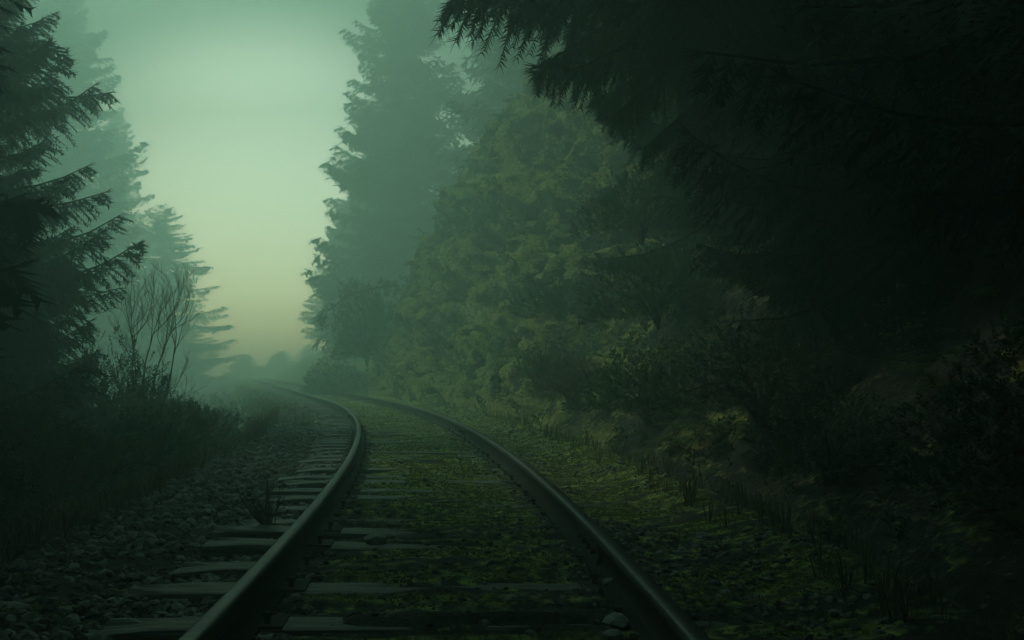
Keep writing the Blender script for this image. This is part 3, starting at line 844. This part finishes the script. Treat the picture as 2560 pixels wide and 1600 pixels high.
fm_ = MB()
sel = np.where(patch < .1)[0][:1700]
for k in range(3):
    ix = sel[k::3]
    for a in range(5):
        az = r.uniform(0, 2 * math.pi, len(ix))
        D = np.stack([np.cos(az), np.sin(az), np.zeros(len(ix))], -1) + nn[ix] * .35
        fm_.rep(FERNS[k], frames(D, np.tile([0, 0, 1.], (len(ix), 1)) + nn[ix] * .4) * (np.clip(.22 + .010 * d[ix], .2, .55) * r.uniform(.7, 1.2, len(ix)))[:, None, None], p[ix], r.uniform(-.25, .3, len(ix)))
tag(link("ferns", fm_.mesh("ferns", M_FERN)), "drooping fern fronds growing all over the right-hand slope", "ferns", kind="stuff")

# shaggy moss and dead grass draped on the cliff
mm = MB()
def wf_cliff(C, N):
    return sstep(10, 15, C[..., 1]) * sstep(42, 37, C[..., 1]) * (C[..., 2] < 15) * (C[..., 2] > .2) * (.3 + 1.4 * (fbm(C / 1.2, 95, 3) > -.08))
p2, n2 = surf_sample(PH, NH2, 30000, wf_cliff, r)
down = np.tile([0, 0, -1.0], (len(p2), 1)); down = down - n2 * np.sum(down * n2, 1)[:, None] * .85 + rand_dirs(r, len(p2)) * .22 + n2 * .12
strand = (np.array([[0, -.03, .02], [0, .03, .02], [.5, .035, .09], [.5, -.035, .09], [1, 0, .04]]), np.array([[0, 1, 2], [0, 2, 3], [3, 2, 4]]), np.zeros(5))
mm.rep(strand, frames(down, n2) * r.uniform(.08, .26, len(p2))[:, None, None], p2, .32 + .35 * fbm(p2 / .9, 97, 3) + r.uniform(-.15, .15, len(p2)))
tag(link("hanging_moss", mm.mesh("hanging_moss", M_MOSSB)), "shaggy yellow green moss and grass draped over the cliff", "moss", kind="stuff")

# small leaves on the cliff
cf = MB()
p2b, n2b = surf_sample(PH, NH2, 3500, lambda C, N: wf_cliff(C, N) * (.25 + (fbm(C / .8, 195, 2) > .0)), r)
for k in range(4):
    s = np.arange(len(p2b)) % 4 == k
    E = n2b[s] * .7 + rand_dirs(r, s.sum()) * .8 + np.array([0, 0, -.25])
    cf.rep(SPRIGS[k], frames(E, rand_dirs(r, s.sum(), 1)) * r.uniform(.09, .24, s.sum())[:, None, None], p2b[s], r.uniform(-.3, .25, s.sum()) + .3 * fbm(p2b[s] / 1.1, 196, 2))
tag(link("cliff_foliage", cf.mesh("cliff_foliage", M_LEAF)), "ivy and small leafy plants growing out of the mossy cliff face", "foliage", kind="stuff")

# left bank undergrowth
lm = MB()
PG = np.stack([GX, GY, GZ], -1); NG = np.zeros_like(PG); NG[..., 2] = 1
def wf_left(C, N):
    o = off_of(C[..., 0], C[..., 1]); return (o < -2.35) * (o > -16) * (C[..., 1] > 1) * (C[..., 1] < 45) * visible_w(C)
p3, n3_ = surf_sample(PG, NG, 7000, wf_left, r)
o3 = off_of(p3[:, 0], p3[:, 1])
hgt = np.clip((-o3 - 2.2) * .35, .03, .8)
p3[:, 2] += r.random(len(p3)) * hgt
for k in range(4):
    s = np.arange(len(p3)) % 4 == k
    lm.rep(SPRIGS[k], frames(rand_dirs(r, s.sum(), .5), rand_dirs(r, s.sum(), 1)) * r.uniform(.08, .24, s.sum())[:, None, None], p3[s], r.uniform(-.25, .2, s.sum()))
tag(link("bank_undergrowth", lm.mesh("bank_undergrowth", M_LEAF)), "low dark leafy growth covering the left-hand bank", "undergrowth", kind="stuff")

# grass tufts: shoulders of both sides
gm = MB()
def wf_bed(C, N):
    o = off_of(C[..., 0], C[..., 1])
    edge = np.exp(-((o + 2.45) / .35) ** 2) * 1.0 + .04 * np.exp(-((o - 1.95) / .35) ** 2) + .05 * (np.abs(o) < .6) + .04 * (o < -.9) + .10 * (o > .9)
    edge = edge + .9 * np.exp(-((o + 1.95) / .4) ** 2) * (C[..., 1] > 12) * (C[..., 1] < 26)
    return edge * (C[..., 1] > 1.5) * (C[..., 1] < 60) / (1 + (C[..., 1] / 7) ** 1.6)
NB = grid_normals(PB)
if NB[..., 2].mean() < 0: NB = -NB
p4, n4 = surf_sample(PB, NB, 5200, wf_bed, r)
o4 = off_of(p4[:, 0], p4[:, 1]); tall = np.where(np.abs(o4) < 1.0, .05, np.where((o4 > -2.1) & (o4 < 1.6), .07, .20))
for k in range(4):
    s = np.arange(len(p4)) % 4 == k
    az = r.uniform(0, 6.28, s.sum()); c, q = np.cos(az), np.sin(az); z0 = np.zeros_like(c)
    M = np.stack([np.stack([c, -q, z0], -1), np.stack([q, c, z0], -1), np.stack([z0, z0, z0 + 1], -1)], 1)
    gm.rep(BLADES[k], M * (tall[s] * r.uniform(.5, 1.5, s.sum()))[:, None, None], p4[s] - [0, 0, .01], r.uniform(-.3, .25, s.sum()))
tag(link("grass", gm.mesh("grass", M_GRASSB)), "thin dull grass tufts along both edges of the trackbed", "grass", kind="stuff")

# moss tufts between the rails
cush = MB()
for k in range(5):
    a = k * 1.256; dd = np.array([math.cos(a), math.sin(a), .9])
    s_ = np.array([-dd[1], dd[0], 0]) * .28
    cush.add([-s_, s_, dd], np.array([[0, 1, 2]]), .0)
CUSH = cush.tpl()
def mossw(C, N):
    o = off_of(C[..., 0], C[..., 1])
    m = (mossmask[:-1, :-1] > .52)
    return m * (np.abs(o) < 1.9) * (C[..., 1] > 1.8) * (C[..., 1] < 26) / (1 + (C[..., 1] / 4.5) ** 2)
p5, n5 = surf_sample(PB, NB, 42000, mossw, r)
az = r.uniform(0, 6.28, len(p5)); c, q = np.cos(az), np.sin(az); z0 = np.zeros_like(c)
M5 = np.stack([np.stack([c, -q, z0], -1), np.stack([q, c, z0], -1), np.stack([z0, z0, z0 + 1], -1)], 1) * (r.uniform(.005, .012, len(p5)) * (1 + p5[:, 1] / 14))[:, None, None]
ms = MB(); ms.rep(CUSH, M5, p5 - [0, 0, .003], .35 + .45 * fbm(p5 / .12, 99, 2) + r.uniform(-.2, .2, len(p5)))
tag(link("moss", ms.mesh("moss", M_MOSSB)), "yellow green moss growing over the sleepers between the rails", "moss", kind="stuff")

# ------------------------------------------------------------------ ballast stones
def ico():
    t = (1 + 5 ** .5) / 2
    V = np.array([[-1, t, 0], [1, t, 0], [-1, -t, 0], [1, -t, 0], [0, -1, t], [0, 1, t], [0, -1, -t], [0, 1, -t], [t, 0, -1], [t, 0, 1], [-t, 0, -1], [-t, 0, 1]], float)
    V /= np.linalg.norm(V[0])
    F = np.array([[0, 11, 5], [0, 5, 1], [0, 1, 7], [0, 7, 10], [0, 10, 11], [1, 5, 9], [5, 11, 4], [11, 10, 2], [10, 7, 6], [7, 1, 8], [3, 9, 4], [3, 4, 2], [3, 2, 6], [3, 6, 8], [3, 8, 9], [4, 9, 5], [2, 4, 11], [6, 2, 10], [8, 6, 7], [9, 8, 1]])
    return V, F
IV, IF = ico()
def stone_tpl(seed):
    rr = np.random.default_rng(seed)
    V = IV * rr.uniform(.72, 1.18, (12, 1)) * np.array([1, rr.uniform(.65, .9), rr.uniform(.38, .62)])
    return V, IF, np.zeros(12)
def gravel_w(C, N):
    o = off_of(C[..., 0], C[..., 1]); y = C[..., 1]
    a = 1.0 * sstep(-.86, -1.0, o) * sstep(-2.9, -2.3, o) * (.35 + .9 * (fbm(C / .5, 111, 2) > -.15))
    a = a + .05 * (np.abs(o) < .6) + .32 * np.exp(-((np.abs(o) - .83) / .1) ** 2) * (o < 1) + .5 * np.exp(-((o + .64) / .08) ** 2) + .28 * (o > .85) * (o < 1.9) * (fbm(C / .6, 112, 2) > .05)
    a = a + .3 * np.exp(-((o - .62) / .08) ** 2)
    return a * (y > 1.6) * (y < 48) / (1 + (y / 5.5) ** 2.1)
p6, n6 = surf_sample(PB, NB, 27000, gravel_w, r)
sz = (.008 + .020 * r.random(len(p6)) ** 2.4) * (1 + .4 * (off_of(p6[:, 0], p6[:, 1]) < -.9)) * (1 + p6[:, 1] / 22)
inside6 = np.abs(off_of(p6[:, 0], p6[:, 1])) < .6
gmb = MB()
Dg = rand_dirs(r, len(p6)); Dg[:, 2] *= .35
Ug = rand_dirs(r, len(p6), 2.2)
for k in range(8):
    s = np.arange(len(p6)) % 8 == k
    gmb.rep(stone_tpl(k), frames(Dg[s], Ug[s]) * sz[s][:, None, None], p6[s] + np.array([0, 0, 1]) * (sz[s] * .1)[:, None], np.clip(r.random(s.sum()) ** 1.9 + .9 * (r.random(s.sum()) > .95), 0, 1.3) * np.where(inside6[s], .6, 1))
tag(link("gravel", gmb.mesh("gravel", M_GRAVEL)), "loose grey ballast stones beside and between the rails", "gravel", kind="stuff")

# ------------------------------------------------------------------ single stones
def pix(px, py, z):
    """ground point from a position in the 2419-wide photograph, at height z"""
    y = 2300 * (CAM_Z - z) / (py - 875.0); return ((px - 1209) / 2300 * y, y)
def stone_mesh(seed, sz, flat=.6):
    rr = np.random.default_rng(seed)
    import bmesh
    bm = bmesh.new(); bmesh.ops.create_icosphere(bm, subdivisions=2, radius=1)
    V = np.array([v.co[:] for v in bm.verts])
    V = V * (1 + .45 * fbm(V * 1.6 + seed, seed, 3)[:, None]) * np.array([1, rr.uniform(.6, .85), flat]) * sz
    V = np.where(V[:, 2:3] < -.25 * sz, V * [1, 1, .4], V)
    for v, c in zip(bm.verts, V): v.co = c
    me = bpy.data.meshes.new("stone"); bm.to_mesh(me); bm.free()
    at = me.attributes.new('tint', 'FLOAT', 'POINT'); at.data.foreach_set('value', np.full(len(V), rr.uniform(.3, .8), np.float32))
    me.materials.append(M_PALE)
    return me
for k, (px, py, s, lb) in enumerate([
    (787, 1243, .050, "pale squarish stone just inside the left rail, level with the two bare sleepers"),
    (888, 1279, .070, "flat mossy pale stone inside the left rail, nearer than the squarish one"),
    (886, 1094, .055, "dark-sided stone inside the left rail where it starts to bend"),
    (1190, 1090, .042, "small pale stone inside the right rail, below the far rail joint"),
    (1172, 1085, .035, "tiny bright stone touching the foot of the right rail below the far joint"),
    (1170, 1112, .035, "small bright stone nearer than the pair by the right rail"),
    (1655, 1268, .055, "pale angular stone on the shoulder outside the right rail"),
    (1444, 1376, .050, "grey stone inside the right rail, nearer than its joint bar"),
    (1205, 1415, .045, "low pale stone in the moss midway between the rails"),
    (1452, 1464, .060, "upright pale stone inside the right rail, closest to the camera"),
    (1975, 1374, .045, "pale stone at the foot of the dark right bank"),
    (1445, 1497, .050, "flat stone lying just below the upright pale stone"),
    (985, 1010, .05, "small pale stone in the moss near the far end of the right rail's curve"),
    (412, 1188, .05, "rounded pale stone on the left gravel, upper edge near the bushes"),
    (610, 1372, .035, "small pale stone on the sleeper ends below the two bare sleepers"),
    (45, 1440, .075, "largest grey stone in the lower left corner of the gravel"),
]):
    x, y = pix(px, py, 0.0)
    tag(link("stone", stone_mesh(k + 3, s), None, (x, y, -.002 + .12 * s)), lb, "stone", "single stones on the trackbed").rotation_euler = (0, 0, k * 1.3)

# mossy log and rocks at the cliff foot
lx, ly = pix(1085, 950, .10)
lg = MB()
t = np.linspace(0, 1, 9)
lg.tube(np.column_stack([(t - .5) * 1.5, .1 * np.sin(t * 4), .05 + .16 * np.sin(t * 2.6)]), .10 * (1 - .55 * t) * (.9 + .2 * np.sin(t * 17)), 9, 0.4)
tag(link("fallen_log", lg.mesh("fallen_log", M_MOSSB, True), None, (lx, ly + 1.2, .0)), "short mossy log lying at the foot of the cliff beside the track", "log")

# ------------------------------------------------------------------ rails
prof_r = [(-.070, 0), (.070, 0), (.070, .011), (.030, .022), (.010, .034), (.009, .105), (.018, .118), (.032, .126), (.0325, .156), (.028, .166), (.018, .1697), (0, .1705),
          (-.018, .1697), (-.028, .166), (-.0325, .156), (-.032, .126), (-.018, .118), (-.009, .105), (-.010, .034), (-.030, .022), (-.070, .011)]
topv = np.array([0] * 8 + [.25, .9, 1, 1, 1, .9, .25] + [0] * 6, float)
def rail_z(Y): return 0.0
def make_rail(topv, o0, label, joints):
    ys = np.concatenate([np.arange(-12, 40, .2), np.arange(40, 109, 1.0)])
    root = thing("rail", label, "rail", tuple(P_at(np.array(0.0), np.array(o0))), "the two running rails")
    org = np.array(root.location)
    th = theta(ys); c = P_at(ys, np.full_like(ys, o0))
    pr = np.array(prof_r)
    side = np.stack([np.cos(th), np.sin(th), 0 * th], -1)
    V = c[:, None, :] + side[:, None, :] * pr[None, :, 0, None] + np.array([0, 0, 1.]) * pr[None, :, 1, None] - org
    k, m = len(ys), len(pr)
    mb = MB()
    for gidx in ([0, 1], [1, 2], [2, 3], [3, 4, 5, 6], [6, 7], [7, 8, 9, 10, 11, 12, 13, 14, 15], [15, 16], [16, 17, 18, 19], [19, 20], [20, 0]):
        g_ = len(gidx); i = np.arange(k - 1)[:, None] * g_; j = np.arange(g_ - 1)[None, :]
        mb.add(V[:, gidx].reshape(-1, 3), np.stack([i + j, i + g_ + j, i + g_ + j + 1, i + j + 1], -1).reshape(-1, 4), np.tile(topv[gidx], k))
    me = mb.mesh("running_rail", M_STEEL, True)
    o = link("running_rail", me, root)
    for Y in joints:
        a = float(theta(np.array(Y)))
        for sd in (-1, 1):
            jb = MB()
            sec = np.array([(.012, .028), (.036, .028), (.032, .05), (.026, .07), (.030, .108), (.036, .118), (.014, .112)]); sec[:, 0] *= sd
            xs = np.array([-.31, .31])
            VV = np.stack([np.repeat(sec[None, :, 0], 2, 0), np.repeat(xs[:, None], 7, 1), np.repeat(sec[None, :, 1], 2, 0)], -1)
            j = np.arange(7); j2 = (j + 1) % 7
            jb.add(VV.reshape(-1, 3), np.stack([j, j2, 7 + j2, 7 + j], -1), .30)
            for e in (0, 7): jb.add(VV.reshape(-1, 3)[e:e + 7], np.array([[0, q, q + 1] for q in range(1, 6)]), .30)
            p = P_at(np.array(Y), np.array(o0)) - org
            jo = link("joint_bar", jb.mesh("joint_bar", M_STEEL), root, tuple(p)); jo.rotation_euler = (0, 0, a)
            for q in (-.22, -.08, .08, .22):
                bb = MB(); bb.tube([[sd * .027, q, .078], [sd * .050, q, .078], [sd * .051, q, .078]], [.017, .017, .001], 6, .2)
                link("bolt", bb.mesh("bolt", M_STEEL), jo)
    return root
make_rail(topv, -.7525, "steel rail sweeping in from the bottom left, its broad worn head catching the light", [8.9, 18.9, 29.4, 39.5])
make_rail(np.array([0] * 8 + [0, .05, .12, .2, .7, 1, .6] + [0] * 6, float), .7525, "steel rail on the cliff side, leaving the photo at the bottom middle", [4.95, 14.0, 23.6, 34.0])

# ------------------------------------------------------------------ sleepers
def sleeper_mesh(seed):
    rr = np.random.default_rng(seed)
    nx, ny = 60, 8
    L, W, Hh = 2.6 + rr.uniform(-.08, .08), .22 + rr.uniform(-.015, .015), .17
    xs = np.linspace(-L / 2, L / 2, nx); u = np.linspace(0, 1, 4 * ny, endpoint=False)
    ring = []
    for q in u:
        e = int(q * 4); f = q * 4 - e
        cx = [(-.5, -.5), (.5, -.5), (.5, .5), (-.5, .5)]
        a, b = cx[e], cx[(e + 1) % 4]
        yy, zz = a[0] + (b[0] - a[0]) * f, a[1] + (b[1] - a[1]) * f
        s = 1 - .06 * (abs(abs(yy) - .5) < .06) * (abs(abs(zz) - .5) < .06)
        ring.append((yy * W * s, zz * Hh * s - Hh / 2))
    ring = np.array(ring)
    V = np.stack([np.repeat(xs[:, None], len(ring), 1), np.repeat(ring[None, :, 0], nx, 0), np.repeat(ring[None, :, 1], nx, 0)], -1)
    nz = fbm(V / np.array([.35, .03, .05]) + seed * 7, seed, 3)
    V[..., 2] += .007 * nz; V[..., 1] += .006 * fbm(V / np.array([.3, .1, .1]) + 3, seed + 1, 2)
    endw = sstep(.25, 0, L / 2 - np.abs(V[..., 0])); V[..., 2] -= endw * .02 * (nz > -.1) * (V[..., 2] > -.05)
    m = len(ring); i = np.arange(nx - 1)[:, None] * m; j = np.arange(m)[None, :]; j2 = (j + 1) % m
    F = np.stack([i + j, i + j2, i + m + j2, i + m + j], -1).reshape(-1, 4)
    mb = MB(); mb.add(V.reshape(-1, 3), F)
    for e in (0, nx - 1):
        P = V[e]; mb.add(np.vstack([P, P.mean(0)]), np.array([[q, (q + 1) % m, m] for q in range(m)]))
    return mb.mesh("sleeper", M_WOOD)
SL = [sleeper_mesh(k) for k in range(5)]
pm = MB()
def box(mb, a, b, t=.2):
    (x0, y0, z0_), (x1, y1, z1) = a, b
    V = [(x, y, z) for x in (x0, x1) for y in (y0, y1) for z in (z0_, z1)]
    mb.add(V, np.array([[0, 1, 3, 2], [4, 6, 7, 5], [0, 4, 5, 1], [2, 3, 7, 6], [0, 2, 6, 4], [1, 5, 7, 3]]), t)
box(pm, (-.15, -.09, -.004), (.15, .09, .004)); PLATE = pm.mesh("tie_plate", M_STEEL)
pm = MB(); box(pm, (-.009, -.009, 0), (.009, .009, .035)); box(pm, (-.018, -.013, .033), (.018, .013, .046)); SPIKE = pm.mesh("spike", M_STEEL)

ties = list(np.arange(1.2, 62, .52))
special = {}
proto = None
rr = np.random.default_rng(12)
# stations of the bare sleepers seen left of the rail: move the nearest regular one there
for s in ties:
    Y = float(Y_of_s(s + rr.normal(0, .02)))
    a = float(theta(np.array(Y))) + rr.normal(0, .012)
    ox = rr.normal(0, .03); bare = abs(Y - 5.59) < .52
    zt = -.006 + rr.normal(0, .007)
    lb = "weathered timber sleeper half buried in moss and gravel across the track"
    if abs(Y - 5.85) < .27: lb = "bare pale-topped sleeper end beyond the left rail, just past the other bare one"; zt = -.018
    elif abs(Y - 5.33) < .25: lb = "bare pale-topped sleeper end beyond the left rail, nearer of the two bare ones"; zt = -.016
    elif abs(Y - 8.0) < .26: lb = "sleeper with a clean lit edge beyond the left rail, below the rail's bend"; zt = -.01
    p = P_at(np.array(Y), np.array(ox))
    base = tag(link("sleeper", SL[rr.integers(5)], None, (float(p[0]), float(p[1]), zt)), lb, "sleeper", "timber sleepers under the rails")
    base.rotation_euler = (rr.normal(0, .01), rr.normal(0, .004) + (.048 if bare else .015), a)
    if Y < 16:
        for o_ in (-.7525, .7525):
            pl_ = link("tie_plate", PLATE, base, (o_ - ox, 0, .004 - (0)))
            for sx, sy in ((-.085, .04), (.085, -.04)):
                link("spike", SPIKE, pl_, (sx, sy, .0))

# ------------------------------------------------------------------ haze
hb = MB(); box(hb, (-122, -62, -3.2), (122, 152, 42))
hm_, n, l, p = mat_new("haze")
n.remove(p)
pv = n.new("ShaderNodeVolumePrincipled")
pv.inputs['Color'].default_value = HAZE_COL
pv.inputs['Density'].default_value = HAZE_DENSITY
pv.inputs['Anisotropy'].default_value = HAZE_G
l.new(pv.outputs[0], n["Material Output"].inputs['Volume'])
hz_o = link("haze", hb.mesh("haze", hm_))
tag(hz_o, "pale green fog filling the valley", "fog", kind="stuff")
